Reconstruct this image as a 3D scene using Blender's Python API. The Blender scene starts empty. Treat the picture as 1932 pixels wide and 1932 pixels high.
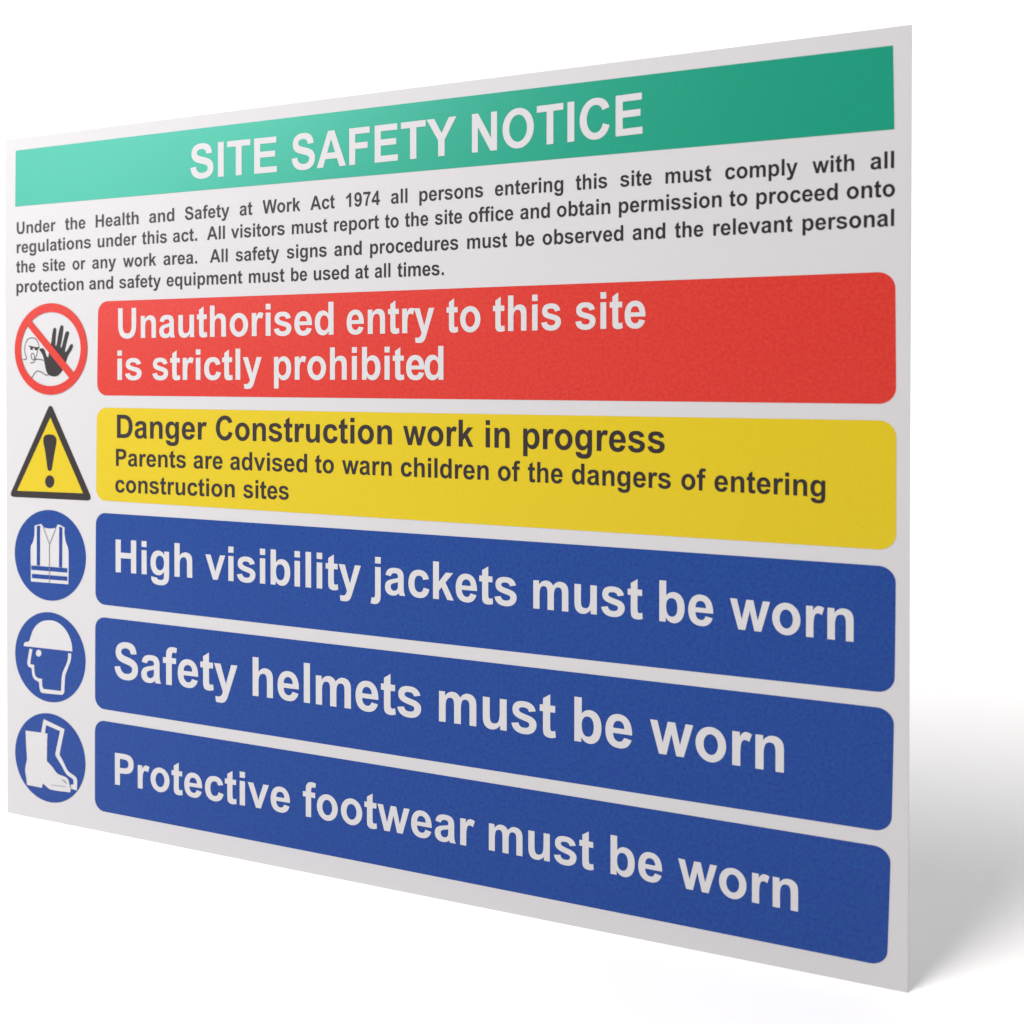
import bpy, bmesh, math, re
from mathutils import Matrix, Vector
from mathutils.geometry import delaunay_2d_cdt

S = bpy.context.scene
C = S.collection

# ------------------------------------------------------------------ camera
cam_data = bpy.data.cameras.new('camera')
cam_data.sensor_width = 36.0
cam_data.sensor_fit = 'HORIZONTAL'
cam_data.lens = 26.0016
cam_data.shift_y = -0.10131
cam_data.dof.use_dof = True
cam_data.dof.focus_distance = 0.37
cam_data.dof.aperture_fstop = 7.5
cam_data.clip_start = 0.005
cam_data.clip_end = 400.0
cam = bpy.data.objects.new('camera', cam_data)
C.objects.link(cam)
rot = Matrix(((0.9606576194271683, -0.002606065731305951, 0.27772314750112187),
              (0.2777337625987163, 0.005607262127813819, -0.960641720790946),
              (0.0009462289816158376, 0.9999808833336936, 0.006110451528344968)))
cam.matrix_world = Matrix.Translation((0.41078853, -0.33845133, 0.24386487)) @ rot.to_4x4()
S.camera = cam

# ------------------------------------------------------------------ light
world = bpy.data.worlds.new('World')
S.world = world
world.use_nodes = True
bg = world.node_tree.nodes['Background']
bg.inputs['Color'].default_value = (1.0, 1.0, 1.0, 1.0)
bg.inputs['Strength'].default_value = 0.305

def area(name, loc, target, size, energy, color=(1, 1, 1), spread=180, tall=None):
    d = bpy.data.lights.new(name, 'AREA')
    d.shape = 'ELLIPSE' if tall else 'DISK'; d.size = size; d.size_y = tall or size; d.energy = energy; d.color = color; d.spread = math.radians(spread)
    o = bpy.data.objects.new(name, d); C.objects.link(o)
    o.location = loc
    o.rotation_euler = (Vector(target) - Vector(loc)).to_track_quat('-Z', 'Y').to_euler()
    return o
area('key_lamp', (-0.57, -0.95, 1.68), (0.40, 0.0, 0.10), 0.72, 50.0, color=(1.0, 0.965, 0.955), tall=1.9)
area('side_lamp', (-0.42, -0.46, 0.52), (0.08, 0.0, 0.32), 0.32, 1.45, color=(0.91, 0.97, 1.0))
for x in (-1.5, 0.8):
    area('background_lamp', (x, 0.75, 2.9), (x, 1.6, 1.3), 1.2, 16.0, spread=80)

S.view_settings.view_transform = 'Standard'
S.view_settings.look = 'None'
S.view_settings.exposure = 0.0
S.view_settings.gamma = 1.0
S.view_settings.use_curve_mapping = False
S.render.resolution_x = S.render.resolution_y = 1024

# ------------------------------------------------------------------ materials
def material(name, color, rough=0.45, spec=0.5, mottle=0.0, hue=0.0, scale=900.0, bump=0.0, tint=None):
    """Printed ink: flat colour with a fine printed grain and a little drift of hue."""
    m = bpy.data.materials.new(name); m.use_nodes = True
    nt = m.node_tree; N = nt.nodes; L = nt.links
    p = N['Principled BSDF']
    p.inputs['Roughness'].default_value = rough
    p.inputs['Specular IOR Level'].default_value = spec
    p.inputs['Base Color'].default_value = (*color, 1)
    if tint: p.inputs['Specular Tint'].default_value = (*tint, 1)
    tc = N.new('ShaderNodeTexCoord')
    if mottle or hue:
        n1 = N.new('ShaderNodeTexNoise'); n1.inputs['Scale'].default_value = scale
        n1.inputs['Detail'].default_value = 3.0; n1.inputs['Roughness'].default_value = 0.7
        n2 = N.new('ShaderNodeTexNoise'); n2.inputs['Scale'].default_value = scale * 0.2
        n2.inputs['Detail'].default_value = 3.0
        L.new(tc.outputs['Object'], n1.inputs['Vector'])
        L.new(tc.outputs['Object'], n2.inputs['Vector'])
        r1 = N.new('ShaderNodeMapRange')
        r1.inputs['From Min'].default_value = 0.25; r1.inputs['From Max'].default_value = 0.75
        r1.inputs['To Min'].default_value = 1 - mottle; r1.inputs['To Max'].default_value = 1 + mottle
        L.new(n1.outputs['Fac'], r1.inputs['Value'])
        r2 = N.new('ShaderNodeMapRange')
        r2.inputs['From Min'].default_value = 0.25; r2.inputs['From Max'].default_value = 0.75
        r2.inputs['To Min'].default_value = 0.5 - hue; r2.inputs['To Max'].default_value = 0.5 + hue
        L.new(n2.outputs['Fac'], r2.inputs['Value'])
        hs = N.new('ShaderNodeHueSaturation')
        hs.inputs['Color'].default_value = (*color, 1)
        L.new(r2.outputs['Result'], hs.inputs['Hue'])
        L.new(r1.outputs['Result'], hs.inputs['Value'])
        L.new(hs.outputs['Color'], p.inputs['Base Color'])
    if bump:
        nb = N.new('ShaderNodeTexNoise'); nb.inputs['Scale'].default_value = 1400.0
        L.new(tc.outputs['Object'], nb.inputs['Vector'])
        b = N.new('ShaderNodeBump'); b.inputs['Strength'].default_value = bump
        b.inputs['Distance'].default_value = 0.0002
        L.new(nb.outputs['Fac'], b.inputs['Height'])
        L.new(b.outputs['Normal'], p.inputs['Normal'])
    return m

M_SHEET = material('white_sheet', (0.530, 0.520, 0.530), 0.5, 0.15, 0.03, 0.0, 3500)
M_WHITE = material('white_ink', (0.540, 0.530, 0.540), 0.5, 0.15, 0.03, 0.0, 3500)
M_GREEN = material('green_ink', (0.002, 0.235, 0.140), 0.42, 1.0, 0.18, 0.014, 3500, tint=(0.35, 1.0, 0.92))
M_RED = material('red_ink', (0.53, 0.028, 0.018), 0.46, 0.3, 0.14, 0.006, 3500)
M_YELLOW = material('yellow_ink', (0.57, 0.425, 0.006), 0.46, 0.3, 0.08, 0.006, 3500)
M_BLUE = material('blue_ink', (0.010, 0.048, 0.232), 0.46, 0.18, 0.24, 0.016, 3500)
M_BLACK = material('black_ink', (0.018, 0.011, 0.012), 0.46, 0.35, 0.20, 0.0, 3500)
M_GREY = material('grey_ink', (0.17, 0.17, 0.19), 0.42, 0.3)
M_GROUND = material('white_floor', (0.90, 0.90, 0.90), 0.8, 0.0)

# ------------------------------------------------------------------ mesh helpers
def inside(c, vs, es):
    odd = False
    for i, j in es:
        a, b = vs[i], vs[j]
        if (a.y > c.y) != (b.y > c.y) and c.x < a.x + (c.y - a.y) * (b.x - a.x) / (b.y - a.y): odd = not odd
    return odd

def contours_mesh(groups, depth):
    """groups: list of shapes, each a list of closed outlines (first outer, then holes), in mm on
    the face of the sheet.  Returns a mesh lying depth mm in front of the sheet's face."""
    bm = bmesh.new()
    for outlines in groups:
        vs, es = [], []
        for o in outlines:
            o = [p for i, p in enumerate(o) if (Vector(p) - Vector(o[i - 1])).length > 1e-4]
            s = len(vs); n = len(o)
            vs += [Vector(p) for p in o]
            es += [(s + i, s + (i + 1) % n) for i in range(n)]
        v, e, f = delaunay_2d_cdt(vs, es, [], 1, 1e-6)[:3]
        bv = [bm.verts.new((p.x / 1000, -depth / 1000, p.y / 1000)) for p in v]
        for t in f:
            c = sum((v[i] for i in t), Vector((0, 0))) / len(t)
            if not inside(c, vs, es): continue
            try: bm.faces.new([bv[i] for i in t])
            except ValueError: pass
    bm.normal_update()
    for f in bm.faces:
        if f.normal.y > 0: f.normal_flip()
    me = bpy.data.meshes.new('mesh'); bm.to_mesh(me); bm.free()
    return me

def part(name, mesh, mat, parent, label=None):
    mesh.name = name
    o = bpy.data.objects.new(name, mesh); C.objects.link(o)
    mesh.materials.append(mat)
    o.parent = parent
    if label: o['label'] = label
    return o

def smooth(pts, closed=True, n=4, keep=60):
    """Rounds an outline through its points (Catmull-Rom), leaving sharp corners sharp."""
    P = [Vector(p) for p in pts]; N = len(P); out = []
    def corner(i):
        if not closed and i in (0, N - 1): return True
        a = P[i] - P[i - 1]; b = P[(i + 1) % N] - P[i]
        return a.length > 0 and b.length > 0 and math.degrees(a.angle(b)) > keep
    for i in range(N if closed else N - 1):
        p1, p2 = P[i], P[(i + 1) % N]
        p0 = P[i - 1] if not corner(i) else p1
        p3 = P[(i + 2) % N] if not corner((i + 1) % N) else p2
        d0, d1, d2 = (p1 - p0).length, (p2 - p1).length, (p3 - p2).length
        m1 = (p2 - p0) * (d1 / (d0 + d1)); m2 = (p3 - p1) * (d1 / (d1 + d2))
        for k in range(n):
            t = k / n
            q = ((2 * t ** 3 - 3 * t * t + 1) * p1 + (t ** 3 - 2 * t * t + t) * m1
                 + (3 * t * t - 2 * t ** 3) * p2 + (t ** 3 - t * t) * m2)
            out.append((q.x, q.y))
    if not closed: out.append(tuple(P[-1]))
    return out

def ribbon(pts, width):
    """Outline of a pen stroke of the given width along an open line."""
    P = [Vector(p) for p in smooth(pts, closed=False, n=4, keep=75)]
    L, R = [], []
    for i, p in enumerate(P):
        d = (P[min(i + 1, len(P) - 1)] - P[max(i - 1, 0)]).normalized()
        nrm = Vector((-d.y, d.x)) * width / 2
        L.append(tuple(p + nrm)); R.append(tuple(p - nrm))
    return L + R[::-1]

def ellipse(e, n=96):
    return [(e[0] + e[2] * math.cos(2 * math.pi * i / n), e[1] + e[3] * math.sin(2 * math.pi * i / n)) for i in range(n)]

def band_outline(b, radius):
    """A printed band: four corners (mm), a slight bow on each side, rounded corners."""
    tl, tr, br, bl = (Vector(b[i:i + 2]) for i in (0, 2, 4, 6))
    bow = b[8:12]
    w = (tr - tl).length; h = (tl - bl).length
    def at(s, t):
        p = (tl * (1 - s) + tr * s) * (1 - t) + (bl * (1 - s) + br * s) * t
        p.y += 4 * s * (1 - s) * (bow[0] * (1 - t) + bow[2] * t)
        p.x += 4 * t * (1 - t) * (bow[1] * s + bow[3] * (1 - s))
        return (p.x, p.y)
    rs, rt = radius / w, radius / h
    out = []
    M = 24
    def arc(cs, ct, a0):
        for k in range(13):
            a = math.radians(a0 + 90 * k / 12)
            out.append(at(cs + rs * math.cos(a), ct - rt * math.sin(a)))
    if radius == 0:
        for k in range(M): out.append(at(k / M, 0))
        for k in range(M): out.append(at(1, k / M))
        for k in range(M): out.append(at(1 - k / M, 1))
        for k in range(M): out.append(at(0, 1 - k / M))
        return out
    arc(1 - rs, rt, 0)
    out.reverse(); top = out[:]; out.clear()
    # top edge left -> right, corner, right edge, corner, bottom, corner, left, corner
    seq = []
    for k in range(1, M): seq.append(at(rs + (1 - 2 * rs) * k / M, 0))
    seq += top
    for k in range(1, M): seq.append(at(1, rt + (1 - 2 * rt) * k / M))
    arc(1 - rs, 1 - rt, -90); out.reverse(); seq += out; out.clear()
    for k in range(1, M): seq.append(at(1 - rs - (1 - 2 * rs) * k / M, 1))
    arc(rs, 1 - rt, 180); out.reverse(); seq += out; out.clear()
    for k in range(1, M): seq.append(at(0, 1 - rt - (1 - 2 * rt) * k / M))
    arc(rs, rt, 90); out.reverse(); seq += out; out.clear()
    return seq

# ------------------------------------------------------------------ lettering
# Bold grotesque capitals and small letters, drawn on a 2048-unit em.  M/L/H/V/C as in SVG, a = quarter
# ellipse that leaves horizontally, b = quarter ellipse that leaves vertically, Z closes the outline.
GLYPHS = {
'I': (569, 'M140 0V1466H436V0Z'),
'H': (1479, 'M150 0V1466H446V889H1026V1466H1322V0H1026V641H446V0Z'),
'E': (1366, 'M149 0V1466H1236V1218H445V893H1181V646H445V247H1264V0Z'),
'T': (1251, 'M478 0V1218H43V1466H1208V1218H774V0Z'),
'F': (1251, 'M151 0V1466H1156V1218H447V871H1059V623H447V0Z'),
'N': (1479, 'M152 0V1466H440L1040 487V1466H1315V0H1018L427 956V0Z'),
'A': (1479, 'M1471 0H1149L1021 333H435L314 0H0L571 1466H884Z M926 580L724 1124L526 580Z'),
'Y': (1366, 'M536 0V617L-1 1466H346L691 886L1029 1466H1370L831 615V0Z'),
'W': (1933, 'M359 0L9 1466H312L533 459L801 1466H1153L1410 442L1635 1466H1933L1577 0H1263L971 1096L680 0Z'),
'O': (1593, 'M89 733b797 1491a1504 733b797 -25a89 733Z M394 733b797 226a1199 733b797 1239a394 733Z'),
'C': (1479, 'M1087 539L1374 448C1310 200 1120 -25 770 -25a98 723b779 1491C1110 1491 1300 1330 1359 1090L1066 1020C1030 1160 920 1238 765 1238a401 742b758 228C930 228 1043 340 1087 539Z'),
'D': (1479, 'M148 1466H689C1110 1466 1390 1230 1390 725C1390 230 1110 0 704 0H148Z M444 1218V247H665C970 247 1084 400 1084 733C1084 1080 960 1218 580 1218Z'),
'P': (1366, 'M149 0V1466H624C1010 1466 1257 1390 1257 1015C1257 650 1000 553 638 553H445V0Z M445 1218V802H607C830 802 954 840 954 1012C954 1180 840 1218 588 1218Z'),
'U': (1479, 'M147 1466V683C147 230 320 -25 744 -25C1150 -25 1323 220 1323 662V1466H1027V647C1027 360 940 228 740 228C520 228 443 370 443 655V1466Z'),
'S': (1366, 'M74 477L362 505C392 320 500 226 686 226C880 226 979 310 979 424C979 520 900 560 700 610L520 655C250 722 132 860 132 1064C132 1320 330 1491 670 1491C1010 1491 1190 1340 1200 1044L904 1031C884 1180 810 1246 667 1246C520 1246 418 1190 418 1090C418 990 510 955 740 900C1080 820 1275 720 1275 435C1275 160 1060 -26 685 -26C310 -26 110 160 74 477Z'),
'1': (1139, 'M806 0H525V1059C420 960 300 890 150 845V1100C300 1150 500 1290 578 1472H806Z'),
'9': (1139, 'M92 339L364 369C374 262 430 208 520 208C670 208 745 350 764 605C695 520 600 480 490 480C250 480 75 670 75 964C75 1280 270 1472 545 1472C860 1472 1052 1240 1052 735C1052 215 850 -25 535 -25C290 -25 125 110 92 339Z M738 940C738 1120 650 1233 540 1233C430 1233 353 1140 353 970C353 790 435 702 545 702C655 702 738 785 738 940Z'),
'7': (1139, 'M87 1186V1447H1046V1243C810 1005 640 560 632 0H356C365 440 500 830 751 1186Z'),
'4': (1139, 'M638 0V295H38V541L674 1472H910V542H1092V295H910V0Z M638 542V1043L301 542Z'),
'a': (1139, 'M357 738L102 784C145 985 270 1086 560 1086C850 1086 995 1000 995 720L992 392C992 180 1010 110 1067 0H789L762 92C680 10 570 -24 450 -24C210 -24 73 110 73 304C73 490 195 585 420 625C600 660 680 680 715 698C718 830 690 873 545 873C440 873 390 835 357 738Z M714 528C670 510 610 495 520 476C400 450 354 410 354 332C354 240 420 172 520 172C600 172 670 215 696 280C710 320 714 370 714 472Z'),
'b': (1251, 'M147 0V1466H428V938C510 1035 615 1086 735 1086C1000 1086 1174 890 1174 546C1174 190 990 -24 730 -24C600 -24 485 40 408 156V0Z M426 554C426 330 510 200 655 200C790 200 886 310 886 534C886 770 790 866 655 866C520 866 426 765 426 554Z'),
'p': (1251, 'M139 1062H401V906C455 1000 580 1086 728 1086C980 1086 1172 880 1172 543C1172 190 980 -24 726 -24C600 -24 510 25 420 128V-407H139Z M417 549C417 310 515 200 655 200C790 200 884 305 884 538C884 760 790 868 652 868C510 868 417 760 417 549Z'),
'c': (1139, 'M1073 748L796 698C782 800 720 856 615 856C470 856 381 760 381 546C381 300 475 206 618 206C725 206 795 265 822 398L1098 351C1050 110 890 -24 605 -24C280 -24 85 180 85 531C85 880 285 1086 610 1086C870 1086 1015 980 1073 748Z'),
'e': (1139, 'M762 338L1042 291C970 85 830 -24 590 -24C230 -24 72 190 72 523C72 870 270 1086 560 1086C880 1086 1070 870 1062 452H358C362 290 450 190 583 190C675 190 735 240 762 338Z M778 622C774 785 685 866 570 866C450 866 360 780 361 622Z'),
'f': (682, 'M24 1062H180V1142C180 1400 290 1491 500 1491C575 1491 655 1480 719 1462L681 1266C640 1275 600 1281 565 1281C490 1281 461 1250 461 1140V1062H671V841H461V0H180V841H24Z'),
'g': (1251, 'M121 -70L442 -109C452 -165 500 -200 610 -200C740 -200 800 -165 815 -90C822 -50 823 0 823 169C740 55 640 0 510 0C240 0 77 215 77 538C77 890 250 1086 510 1086C645 1086 755 1030 840 906V1062H1103V109C1103 -90 1080 -180 1050 -240C980 -370 850 -431 610 -431C270 -431 115 -310 115 -110C115 -95 118 -85 121 -70Z M365 554C365 330 460 222 590 222C725 222 826 330 826 545C826 765 730 866 593 866C455 866 365 765 365 554Z'),
'h': (1251, 'M428 1466V927C520 1035 625 1086 745 1086C900 1086 1030 1020 1075 905C1100 840 1106 770 1106 624V0H825V562C825 780 790 871 655 871C500 871 428 770 428 533V0H147V1466Z'),
'i': (569, 'M147 1206V1466H428V1206Z | M147 0V1062H428V0Z'),
'j': (569, 'M147 1206V1466H428V1206Z | M428 1062V40C428 -150 415 -240 375 -300C325 -385 230 -431 100 -431C50 -431 -10 -425 -78 -407L-28 -167C0 -174 25 -178 45 -178C115 -178 147 -150 147 0V1062Z'),
'k': (1139, 'M137 0V1466H418V688L747 1062H1093L730 674L1119 0H816L549 477L418 340V0Z'),
'l': (569, 'M147 0V1466H428V0Z'),
'm': (1821, 'M126 1062H385V917C480 1030 585 1086 710 1086C845 1086 950 1030 1015 917C1105 1030 1210 1086 1335 1086C1490 1086 1610 1020 1660 900C1680 850 1690 780 1690 679V0H1409V607C1409 800 1370 871 1250 871C1100 871 1048 770 1048 510V0H767V582C767 790 735 871 610 871C460 871 407 770 407 524V0H126Z'),
'n': (1251, 'M1114 0H833V542C833 780 795 871 662 871C490 871 424 760 424 481V0H143V1062H404V906C495 1026 610 1086 748 1086C890 1086 1030 1025 1080 900C1105 840 1114 770 1114 660Z'),
'o': (1251, 'M82 546b625 1086a1171 532b627 -24a82 546Z M370 531b627 205a883 532b626 857a370 531Z'),
'r': (797, 'M416 0H135V1062H396V911C465 1025 530 1086 625 1086C690 1086 755 1065 815 1031L728 786C680 818 635 833 595 833C460 833 416 730 416 328Z'),
's': (1139, 'M48 303L330 346C352 240 420 192 555 192C690 192 760 240 760 317C760 375 730 395 600 424C220 505 90 575 90 775C90 960 230 1086 530 1086C820 1086 960 990 1012 798L746 749C725 840 660 879 536 879C410 879 350 845 350 783C350 720 400 695 700 628C950 570 1045 480 1045 340C1045 140 880 -24 555 -24C260 -24 90 95 48 303Z'),
't': (682, 'M634 1062V838H442V410C442 240 460 210 525 210C560 210 600 222 638 238L662 20C590 -9 515 -24 430 -24C300 -24 210 25 180 110C165 160 161 220 161 375V838H32V1062H161V1273L443 1437V1062Z'),
'u': (1251, 'M847 0V159C770 45 640 -24 495 -24C350 -24 235 40 180 150C150 215 137 290 137 390V1062H418V574C418 280 440 191 590 191C760 191 827 290 827 614V1062H1108V0Z'),
'v': (1139, 'M439 0L11 1062H306L506 520L564 339L622 520L825 1062H1114L692 0Z'),
'w': (1593, 'M344 0L8 1062H281L480 366L663 1062H934L1111 366L1314 1062H1591L1250 0H980L797 683L617 0Z'),
'y': (1139, 'M13 1062H312L566 308L814 1062H1105L730 40L663 -145C620 -260 580 -330 525 -370C470 -410 385 -431 290 -431C210 -431 150 -423 95 -411L70 -191C115 -200 160 -205 195 -205C320 -205 380 -140 422 -2Z'),
'.': (569, 'M147 0V281H428V0Z'),
}

def outlines_of(path, n=9):
    outs = []; cur = None; pos = (0, 0)
    for cmd, args in re.findall(r'([MLHVCabZ])([^MLHVCabZ]*)', path):
        a = [float(x) for x in args.split()]
        def bez(p1, p2, p3):
            p0 = pos
            for k in range(1, n + 1):
                t = k / n; s = 1 - t
                cur.append(tuple(s ** 3 * p0[i] + 3 * s * s * t * p1[i] + 3 * s * t * t * p2[i] + t ** 3 * p3[i] for i in (0, 1)))
        K = 0.56
        if cmd == 'M': cur = [tuple(a)]; pos = tuple(a)
        elif cmd == 'L': cur.append(tuple(a)); pos = tuple(a)
        elif cmd == 'H': pos = (a[0], pos[1]); cur.append(pos)
        elif cmd == 'V': pos = (pos[0], a[0]); cur.append(pos)
        elif cmd == 'C': bez(a[0:2], a[2:4], a[4:6]); pos = tuple(a[4:6])
        elif cmd == 'a':
            bez((pos[0] + (a[0] - pos[0]) * K, pos[1]), (a[0], a[1] - (a[1] - pos[1]) * K), a); pos = tuple(a)
        elif cmd == 'b':
            bez((pos[0], pos[1] + (a[1] - pos[1]) * K), (a[0] - (a[0] - pos[0]) * K, a[1]), a); pos = tuple(a)
        elif cmd == 'Z':
            if len(cur) > 1 and (Vector(cur[0]) - Vector(cur[-1])).length < 1e-6: cur.pop()
            outs.append(cur); cur = None
    return outs

GCACHE = {}
for ch, (adv, path) in GLYPHS.items():
    GCACHE[ch] = (adv, [outlines_of(p) for p in path.split('|')])
for ch, src in (('d', 'b'), ('q', 'p')):
    adv, gr = GCACHE[src]
    GCACHE[ch] = (adv, [[[(adv - x, y) for x, y in o] for o in g] for g in gr])
KERN = {('r', 'y'): -20, ('T', 'Y'): 0, ('A', 'F'): 0, ('F', 'E'): 0, ('t', 'y'): -5, ('W', 'o'): -40, ('A', 'Y'): -120}

def text_shapes(line):
    cap, poly, words = line
    sc = cap / 1466.0
    def base(u):
        v = 0.0
        for c in poly: v = v * u + c
        return v
    groups = []
    for word, u0, u1 in words:
        pen = 0; items = []
        for i, ch in enumerate(word):
            adv, gr = GCACHE[ch]
            if i: pen += KERN.get((word[i - 1], ch), 0)
            items.append((pen, gr)); pen += adv
        xs = [x + p for p, gr in items for g in gr for o in g for x, y in o]
        x0, x1 = min(xs), max(xs)
        k = (u1 - u0) / (x1 - x0)
        for p, gr in items:
            for g in gr:
                groups.append([[(u0 + (x + p - x0) * k, base(u0 + (x + p - x0) * k) + y * sc) for x, y in o] for o in g])
    return groups

# ------------------------------------------------------------------ measured layout of the print (mm on the sheet)
BANDS={
 'red': [68.38,301.69,477.96,298.74,478.55,243.9,67.42,248.42,-0.18,0.05,0.04,-0.02],
 'yellow': [67.31,241.48,478.6,237.02,478.72,183.16,66.54,188.75,-0.06,0.05,0.07,-0.02],
 'vest': [66.45,181.74,478.7,176.33,478.34,123.69,65.88,129.69,0.28,0.06,-0.48,-0.02],
 'helmet': [65.81,122.42,478.26,117.13,477.4,65.56,65.41,70.15,-0.12,0.06,-0.13,-0.02],
 'boot': [65.37,63.47,477.26,59.06,475.93,9.34,65.15,11.71,0.18,0.06,0.39,-0.02],
 'title': [8.3,392.75,476.83,392.18,477.46,357.53,7.77,359.87,0.15,0.0,-0.04,0.0]}
TEXT={
 'title': (18.55,[7.76781e-05,-0.0379462,369.428],[('SITE',130.94,184.79),('SAFETY',193.65,284.75),('NOTICE',292.73,374.27)]),
 'para1': (7.14,[-1.96107e-05,0.00536217,343.438],[('Under',8.87,37.96),('the',44.83,59.48),('Health',66.7,96.47),('and',103.6,120.26),('Safety',127.16,155.58),('at',162.0,169.84),('Work',176.05,198.65),('Act',204.46,218.57),('1974',225.08,243.9),('all',249.96,258.92),('persons',265.26,298.37),('entering',304.34,337.72),('this',343.62,358.26),('site',364.2,378.41),('must',384.5,404.4),('comply',410.22,440.03),('with',445.87,462.27),('all',468.46,477.4)]),
 'para2': (7.14,[-1.04376e-05,-0.000272387,332.345],[('regulations',8.82,63.33),('under',68.1,95.15),('this',98.77,115.37),('act.',119.4,135.13),('All',141.41,152.77),('visitors',156.59,189.37),('must',193.6,214.4),('report',218.2,243.41),('to',246.69,254.18),('the',257.55,269.99),('site',273.48,287.66),('office',291.06,313.48),('and',316.93,331.34),('obtain',334.7,359.74),('permission',363.64,408.8),('to',412.02,419.57),('proceed',423.26,455.91),('onto',459.37,477.78)]),
 'para3': (7.14,[3.16411e-06,-0.00843554,320.904],[('the',8.39,22.79),('site',28.01,44.84),('or',50.09,59.41),('any',64.2,80.87),('work',85.71,108.23),('area.',113.06,135.11),('All',143.25,154.5),('safety',159.43,186.01),('signs',190.57,213.96),('and',218.34,233.8),('procedures',238.48,285.7),('must',290.28,310.52),('be',314.75,323.79),('observed',327.8,365.69),('and',369.9,384.49),('the',388.68,400.98),('relevant',405.27,438.07),('personal',442.04,477.49)]),
 'para4': (7.14,[-0.00895633,309.22],[('protection',8.54,58.0),('and',62.08,78.9),('safety',83.04,111.34),('equipment',115.14,163.6),('must',167.6,189.19),('be',193.13,202.57),('used',206.44,226.5),('at',230.23,237.77),('all',241.08,249.68),('times.',253.49,278.23)]),
 'red1': (16.85,[1.38185e-05,-0.0138564,281.487],[('Unauthorised',82.41,217.92),('entry',225.41,273.24),('to',279.69,297.13),('this',303.44,336.72),('site',343.59,375.75)]),
 'red2': (16.55,[-4.48019e-06,-0.00588019,257.553],[('is',81.81,98.37),('strictly',105.65,175.45),('prohibite',182.93,268.08),('d',268.03,278.05)]),
 'yel1': (13.09,[-2.08075e-05,0.00081508,224.495],[('Danger',81.37,141.26),('Construction',146.91,250.51),('work',256.6,293.59),('in',299.76,311.81),('progress',318.49,384.46)]),
 'yel2': (9.69,[-3.10555e-05,0.00501955,208.425],[('Parents',80.62,127.69),('are',132.64,151.17),('advised',155.96,202.54),('to',207.22,218.09),('warn',222.71,250.38),('children',255.36,301.32),('of',305.97,317.05),('the',320.82,337.66),('dangers',342.02,387.2),('of',391.74,402.38),('entering',406.04,451.44)]),
 'yel3': (9.69,[-0.000881171,193.781],[('construction',80.11,158.73),('sites',164.03,191.7)]),
 'blu1': (18.46,[-4.63512e-05,0.0124412,147.962],[('High',80.28,131.68),('visibility',140.15,233.34),('jackets',238.79,315.36),('must',323.55,374.82),('be',382.21,405.65),('worn',412.77,462.66)]),
 'blu2': (20.69,[-4.57718e-05,0.0126318,87.8655],[('Safety',79.37,160.32),('helmets',169.74,266.32),('must',275.79,334.55),('be',343.39,370.12),('worn',378.19,435.24)]),
 'blu3': (17.98,[-6.35898e-05,0.0255791,26.7422],[('Protective',79.44,192.22),('footwear',199.93,294.44),('must',301.58,352.6),('be',360.38,383.7),('worn',390.77,441.17)])}
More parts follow.
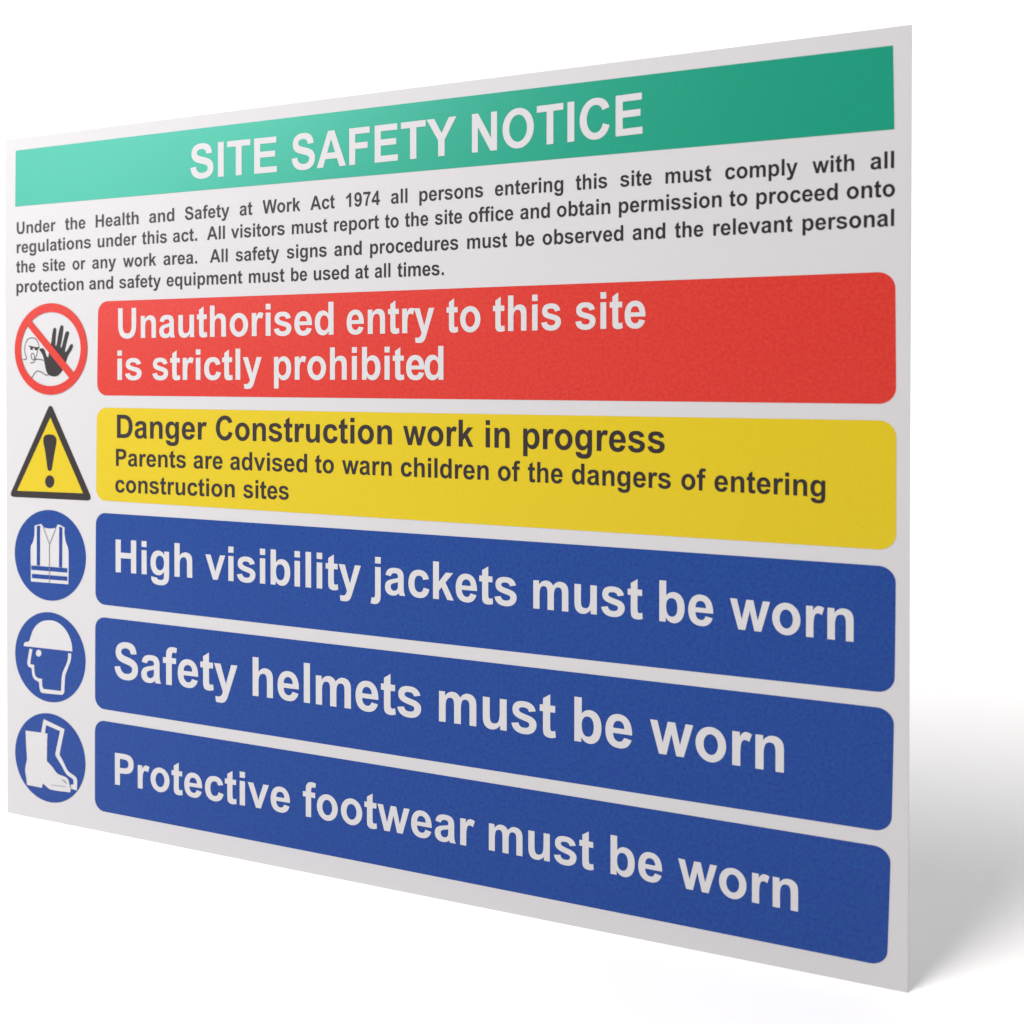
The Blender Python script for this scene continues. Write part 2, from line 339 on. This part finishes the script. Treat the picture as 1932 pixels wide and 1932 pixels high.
ART={
 'hand': [(25.72,274.93),(25.92,275.72),(27.55,276.01),(28.97,275.66),(29.77,274.54),(30.57,272.46),(31.37,271.02),(31.98,270.69),(32.38,271.32),(32.67,273.06),(33.41,276.21),(34.42,279.04),(34.84,281.88),(35.65,285.97),(36.26,287.37),(37.06,287.67),(38.06,287.17),(38.18,285.9),(37.84,281.8),(37.55,277.71),(37.95,277.07),(38.43,277.85),(39.24,281.77),(40.25,285.85),(41.26,288.5),(42.26,289.0),(43.37,288.44),(43.44,286.7),(42.83,283.26),(42.03,279.5),(41.3,276.37),(41.93,276.2),(42.82,278.54),(44.02,282.29),(45.02,284.93),(46.21,285.37),(47.52,284.87),(47.39,283.46),(46.4,280.66),(45.39,277.38),(44.59,273.94),(45.1,273.52),(46.77,275.31),(48.16,277.32),(49.15,277.93),(50.14,277.75),(50.41,276.81),(49.54,274.79),(47.75,272.47),(46.56,270.61),(45.76,268.74),(44.96,267.18),(44.16,264.67),(42.56,262.64),(41.16,261.24),(39.16,259.84),(36.76,259.39),(33.55,259.9),(31.74,261.02),(30.54,263.26),(29.74,266.13),(28.94,269.63),(28.14,271.87),(26.73,273.8)],
 'person_strokes': [(0.424,[(13.4,269.65),(15.26,269.59),(16.09,270.31),(15.47,271.77),(14.78,273.7),(14.67,275.95),(15.3,278.82),(16.54,281.03),(18.39,281.95),(20.65,282.15),(22.69,281.53),(24.31,279.9),(25.04,278.13),(25.6,276.37)]),(0.424,[(24.29,274.96),(23.88,272.9),(23.05,270.68),(22.44,269.1),(21.61,267.99),(20.18,267.6),(18.75,267.55)]),(0.606,[(17.76,277.39),(20.63,276.79),(23.08,276.42),(25.6,276.18)]),(0.424,[(22.85,269.47),(25.49,269.53),(28.74,268.93)]),(0.424,[(19.94,258.75),(21.38,260.65),(23.02,262.23),(25.06,262.69),(27.09,262.03),(29.92,260.57),(32.34,260.07)]),(0.394,[(22.04,271.18),(22.05,270.42),(21.88,269.78),(21.54,269.36),(21.1,269.21),(20.6,269.37),(20.14,269.81),(19.78,270.46),(19.58,271.22),(19.56,271.98),(19.74,272.61),(20.07,273.04),(20.52,273.18),(21.01,273.02),(21.47,272.58),(21.83,271.94),(22.04,271.18)])],
 'eyes': [[(20.91,275.92),(20.76,275.49),(20.35,275.18),(19.8,275.08),(19.25,275.21),(18.84,275.53),(18.7,275.96),(18.85,276.39),(19.25,276.7),(19.81,276.8),(20.36,276.68),(20.76,276.35)],[(24.78,275.68),(24.6,275.24),(24.09,274.92),(23.4,274.82),(22.7,274.95),(22.2,275.29),(22.01,275.74),(22.2,276.18),(22.71,276.5),(23.4,276.6),(24.1,276.47),(24.6,276.13)]],
 'ring_outer': [33.99,275.39,26.78,26.58],
 'ring_inner': [33.94,275.35,21.96,21.47],
 'slash': [(20.28,291.96),(50.87,261.77),(47.51,258.66),(17.39,288.69)],
 'tri_outer': [(31.87,240.97),(32.48,241.86),(33.28,242.31),(34.29,242.31),(35.09,241.93),(35.69,240.83),(62.36,191.71),(62.86,190.17),(62.36,188.91),(60.99,188.3),(5.39,188.42),(3.93,189.18),(3.64,190.3),(4.15,191.61)],
 'tri_inner': [(33.78,235.59),(57.42,192.38),(8.66,192.25)],
 'bang': [(28.56,222.2),(28.77,223.79),(29.79,225.08),(31.41,225.67),(33.35,225.82),(35.44,225.63),(37.04,224.85),(38.04,223.6),(38.31,222.34),(38.02,219.81),(37.01,215.99),(35.78,210.27),(34.96,206.45),(34.56,205.17),(33.43,204.5),(32.14,204.95),(31.54,206.36),(30.75,211.11),(29.56,217.44),(28.68,220.61)],
 'dot': [(36.66,198.48),(36.6,197.76),(36.4,197.07),(36.08,196.43),(35.65,195.87),(35.13,195.4),(34.54,195.04),(33.9,194.81),(33.23,194.72),(32.56,194.77),(31.92,194.96),(31.33,195.28),(30.81,195.72),(30.38,196.26),(30.07,196.88),(29.88,197.56),(29.81,198.27),(29.88,198.99),(30.08,199.68),(30.4,200.32),(30.83,200.89),(31.35,201.36),(31.95,201.71),(32.59,201.94),(33.26,202.02),(33.93,201.97),(34.57,201.78),(35.16,201.46),(35.67,201.02),(36.1,200.48),(36.41,199.86),(36.6,199.19)],
 'disc_vest': [32.92,155.37,26.33,26.43],
 'disc_helmet': [32.76,95.94,26.07,26.23],
 'disc_boot': [32.5,37.08,26.06,25.95],
 'vest': [(21.86,172.15),(26.55,173.33),(27.16,173.1),(28.38,171.57),(30.4,171.12),(33.23,170.94),(36.45,171.31),(37.85,171.7),(38.78,173.42),(40.06,173.57),(44.04,172.09),(43.83,170.02),(44.22,166.57),(45.0,163.46),(46.58,160.08),(46.84,155.37),(46.62,139.44),(18.95,139.24),(18.84,153.73),(19.03,160.16),(20.39,162.15),(21.63,166.38),(21.85,169.91)],
 'vest_stripes': [[(23.49,172.01),(26.02,172.51),(25.85,148.97),(23.41,148.95)],[(40.05,172.53),(42.45,172.01),(42.17,148.9),(39.89,148.95)],[(19.31,148.69),(45.94,148.76),(45.93,146.17),(19.3,146.13)],[(19.78,143.78),(45.93,143.9),(45.92,141.38),(19.77,141.28)]],
 'vest_lines': [(0.485,[(28.38,171.57),(32.87,162.02)]),(0.485,[(37.85,171.63),(33.11,162.04)]),(0.485,[(32.91,161.87),(32.83,139.35)])],
 'helmet': [(13.35,100.72),(13.56,101.97),(14.4,103.01),(16.67,103.54),(17.7,104.44),(18.32,105.94),(19.36,108.6),(20.81,111.29),(22.86,113.71),(25.73,115.71),(28.98,116.94),(32.22,117.46),(35.45,117.47),(38.66,116.78),(41.85,115.15),(44.63,112.86),(46.8,110.05),(48.18,107.33),(48.96,104.57),(49.42,100.89)],
 'head': [(17.68,99.45),(16.13,91.9),(16.2,89.98),(17.23,88.79),(19.28,88.2),(19.48,86.45),(19.88,83.92),(21.51,81.84),(24.78,80.58),(25.17,77.1),(25.98,74.95),(27.61,74.49),(42.11,74.97),(43.31,76.53),(43.64,80.05),(44.14,86.11),(45.74,90.06),(48.14,95.67),(48.63,99.65),(46.37,99.6),(46.16,96.42),(45.16,93.48),(42.55,88.48),(41.75,85.86),(41.33,81.7),(41.0,77.07),(28.02,76.93),(27.22,78.6),(27.03,82.74),(23.97,82.9),(22.14,83.83),(21.33,86.32),(21.22,90.32),(18.26,90.51),(18.69,93.76),(19.94,99.5)],
 'eye': [(26.6,97.72),(26.52,97.2),(26.32,96.69),(25.99,96.24),(25.57,95.88),(25.08,95.63),(24.55,95.51),(24.02,95.53),(23.53,95.69),(23.11,95.97),(22.79,96.35),(22.58,96.82),(22.51,97.34),(22.59,97.87),(22.79,98.37),(23.12,98.82),(23.54,99.18),(24.04,99.43),(24.57,99.55),(25.09,99.53),(25.58,99.37),(26.01,99.09),(26.33,98.7),(26.53,98.24)],
 'boot': [(14.6,50.89),(30.97,51.16),(30.66,44.9),(30.5,34.97),(34.33,32.31),(38.34,28.73),(43.94,27.61),(45.92,26.62),(46.71,25.15),(47.1,23.31),(47.89,21.22),(47.56,19.11),(33.07,18.73),(29.84,20.18),(27.41,21.43),(26.79,18.78),(15.51,18.91),(15.31,20.98),(14.91,23.5),(14.22,26.63),(14.52,29.9),(15.57,33.92),(15.5,36.49),(14.98,42.87)],
 'boot_back': [(28.16,59.28),(43.55,55.27),(42.83,52.17),(40.8,44.62),(39.79,40.04),(42.37,36.58),(46.14,31.24),(50.68,29.19),(52.25,27.84),(52.64,25.69),(52.31,20.98),(48.28,21.27),(47.78,23.66),(49.87,23.97),(49.96,26.25),(49.49,27.13),(45.53,28.78),(43.75,30.43),(40.77,34.46),(37.18,38.74),(36.86,40.29),(38.41,46.53),(40.23,53.75),(29.97,55.99),(29.06,51.18),(26.18,51.11)],
 'toe': [(0.727,[(41.86,25.73),(43.73,24.89),(44.92,23.79)]),(0.273,[(33.89,21.56),(39.12,21.78),(44.31,21.96)])]}


# ------------------------------------------------------------------ setting
# one seamless white studio sweep: flat floor that curves up into the wall behind the sign
prof = [(-3.0, 0.0), (-1.5, 0.0), (-0.5, 0.0), (0.0, 0.0), (0.5, 0.0), (1.0, 0.0)]
prof += [(1.0 + 0.6 * math.sin(math.radians(a)), 0.6 - 0.6 * math.cos(math.radians(a))) for a in range(5, 91, 5)]
prof += [(1.6, 1.5), (1.6, 3.2)]
bm = bmesh.new()
cols = [[bm.verts.new((x, y, z)) for y, z in prof] for x in (-4.5, 4.5)]
for i in range(len(prof) - 1):
    f = bm.faces.new((cols[0][i], cols[1][i], cols[1][i + 1], cols[0][i + 1])); f.smooth = True
me = bpy.data.meshes.new('ground'); bm.to_mesh(me); bm.free()
ground = bpy.data.objects.new('ground', me); C.objects.link(ground)
me.materials.append(M_GROUND)
ground['kind'] = 'structure'

# ------------------------------------------------------------------ the sign
W, H, T = 0.484, 0.400, 0.002
sign = bpy.data.objects.new('safety_sign', None); C.objects.link(sign)
sign.location = (0, 0, 0)
sign['label'] = 'white rectangular site safety notice with green, red, yellow and blue bands standing on white ground'
sign['category'] = 'sign'

bm = bmesh.new()
bmesh.ops.create_cube(bm, size=1.0, matrix=Matrix.Translation((W / 2, T / 2, H / 2)) @ Matrix.Diagonal((W, T, H, 1)))
bmesh.ops.bevel(bm, geom=bm.edges[:], offset=0.0002, segments=2, affect='EDGES')
me = bpy.data.meshes.new('sheet'); bm.to_mesh(me); bm.free()
part('sheet', me, M_SHEET, sign)

D = 0.08          # ink layers sit this many mm one above the other

def lettering(key, mat, parent, level):
    return part('text_line', contours_mesh(text_shapes(TEXT[key]), D * level), mat, parent)

band = part('title_band', contours_mesh([[band_outline(BANDS['title'], 0)]], D), M_GREEN, sign)
lettering('title', M_WHITE, band, 2)
for k in ('para1', 'para2', 'para3', 'para4'):
    lettering(k, M_BLACK, sign, 1)

def message_band(key, mat, lines, letter_mat, label):
    b = part('message_band', contours_mesh([[band_outline(BANDS[key], 6.6)]], D), mat, sign, label)
    for l in lines: lettering(l, letter_mat, b, 2)
message_band('red', M_RED, ('red1', 'red2'), M_WHITE, 'red band with white lettering about unauthorised entry')
message_band('yellow', M_YELLOW, ('yel1', 'yel2', 'yel3'), M_BLACK, 'yellow band with black lettering about construction work')
message_band('vest', M_BLUE, ('blu1',), M_WHITE, 'blue band about high visibility jackets')
message_band('helmet', M_BLUE, ('blu2',), M_WHITE, 'blue band about safety helmets')
message_band('boot', M_BLUE, ('blu3',), M_WHITE, 'blue band about protective footwear')

# prohibition symbol: red ring with slash over a raised hand and a shouting person
ro, ri = ART['ring_outer'], ART['ring_inner']
def hits(p, q):
    """Where the line p-q crosses the ring's inner ellipse: the two angles."""
    ax, ay = (p[0] - ri[0]) / ri[2], (p[1] - ri[1]) / ri[3]
    bx, by = (q[0] - ri[0]) / ri[2], (q[1] - ri[1]) / ri[3]
    dx, dy = bx - ax, by - ay
    a = dx * dx + dy * dy; b = ax * dx + ay * dy; c = ax * ax + ay * ay - 1
    r = math.sqrt(max(b * b - a * c, 0))
    return [math.atan2(ay + t * dy, ax + t * dx) for t in ((-b - r) / a, (-b + r) / a)]
def cap(a0, a1, n=48):
    while a1 < a0: a1 += 2 * math.pi
    return [(ri[0] + ri[2] * math.cos(a0 + (a1 - a0) * i / n), ri[1] + ri[3] * math.sin(a0 + (a1 - a0) * i / n)) for i in range(n + 1)]
s = ART['slash']
u0, u1 = hits(s[0], s[1]); l0, l1 = hits(s[3], s[2])
holes = [cap(u1, u0), cap(l0, l1)]
ring = part('prohibition_ring', contours_mesh([[ellipse(ro)] + holes], D * 3), M_RED, sign)
part('raised_hand', contours_mesh([[smooth(ART['hand'], keep=100)]], D), M_BLACK, ring)
me_bm = bmesh.new()
for i, (wd, pts) in enumerate(ART['person_strokes']):
    t = contours_mesh([[ribbon(pts, wd * 1.25)]], D * 0.5 + 0.008 * i); me_bm.from_mesh(t); bpy.data.meshes.remove(t)
for i, e in enumerate(ART['eyes']):
    t = contours_mesh([[e]], D * 0.5 + 0.06 + 0.008 * i); me_bm.from_mesh(t); bpy.data.meshes.remove(t)
me = bpy.data.meshes.new('person_outline'); me_bm.to_mesh(me); me_bm.free()
part('person_outline', me, M_BLACK, ring)

tri = part('warning_triangle', contours_mesh([[smooth(ART['tri_outer'], keep=0)]], D), M_BLACK, sign)
part('triangle_face', contours_mesh([[ART['tri_inner']]], D * 2), M_YELLOW, tri)
part('exclamation_mark', contours_mesh([[smooth(ART['bang'])], [ART['dot']]], D * 3), M_BLACK, tri)

def disc(key, label):
    return part('mandatory_disc', contours_mesh([[ellipse(ART[key])]], D), M_BLUE, sign, label)
d = disc('disc_vest', 'blue disc with a white high visibility vest')
part('vest_pictogram', contours_mesh([[smooth(ART['vest'], keep=35)]], D * 2), M_WHITE, d)
for i, p in enumerate(ART['vest_stripes']):
    part('vest_stripe', contours_mesh([[p]], D * (3 if i < 2 else 3.2)), M_BLUE, d)
b2 = bmesh.new()
for i, (wd, pts) in enumerate(ART['vest_lines']):
    t = contours_mesh([[ribbon(pts, wd)]], D * 3.6 + 0.01 * i); b2.from_mesh(t); bpy.data.meshes.remove(t)
me = bpy.data.meshes.new('vest_seam'); b2.to_mesh(me); b2.free()
part('vest_seam', me, M_GREY, d)
d = disc('disc_helmet', 'blue disc with a white helmeted head')
part('helmet_pictogram', contours_mesh([[smooth(ART['helmet'], keep=50)]], D * 2), M_WHITE, d)
part('head_outline', contours_mesh([[smooth(ART['head'], keep=40)]], D * 2), M_WHITE, d)
part('eye', contours_mesh([[ART['eye']]], D * 2), M_WHITE, d)
d = disc('disc_boot', 'blue disc with a pair of white boots')
part('boot_pictogram', contours_mesh([[smooth(ART['boot'], keep=40)]], D * 2.4), M_WHITE, d, 'solid white boot in front')
part('boot_pictogram', contours_mesh([[smooth(ART['boot_back'], keep=40)]], D * 2), M_WHITE, d, 'white outline of the boot behind')
b2 = bmesh.new()
for i, (wd, pts) in enumerate(ART['toe']):
    t = contours_mesh([[ribbon(pts, wd)]], D * 3.2 + 0.01 * i); b2.from_mesh(t); bpy.data.meshes.remove(t)
me = bpy.data.meshes.new('toe_cap_mark'); b2.to_mesh(me); b2.free()
part('toe_cap_mark', me, M_GREY, d)
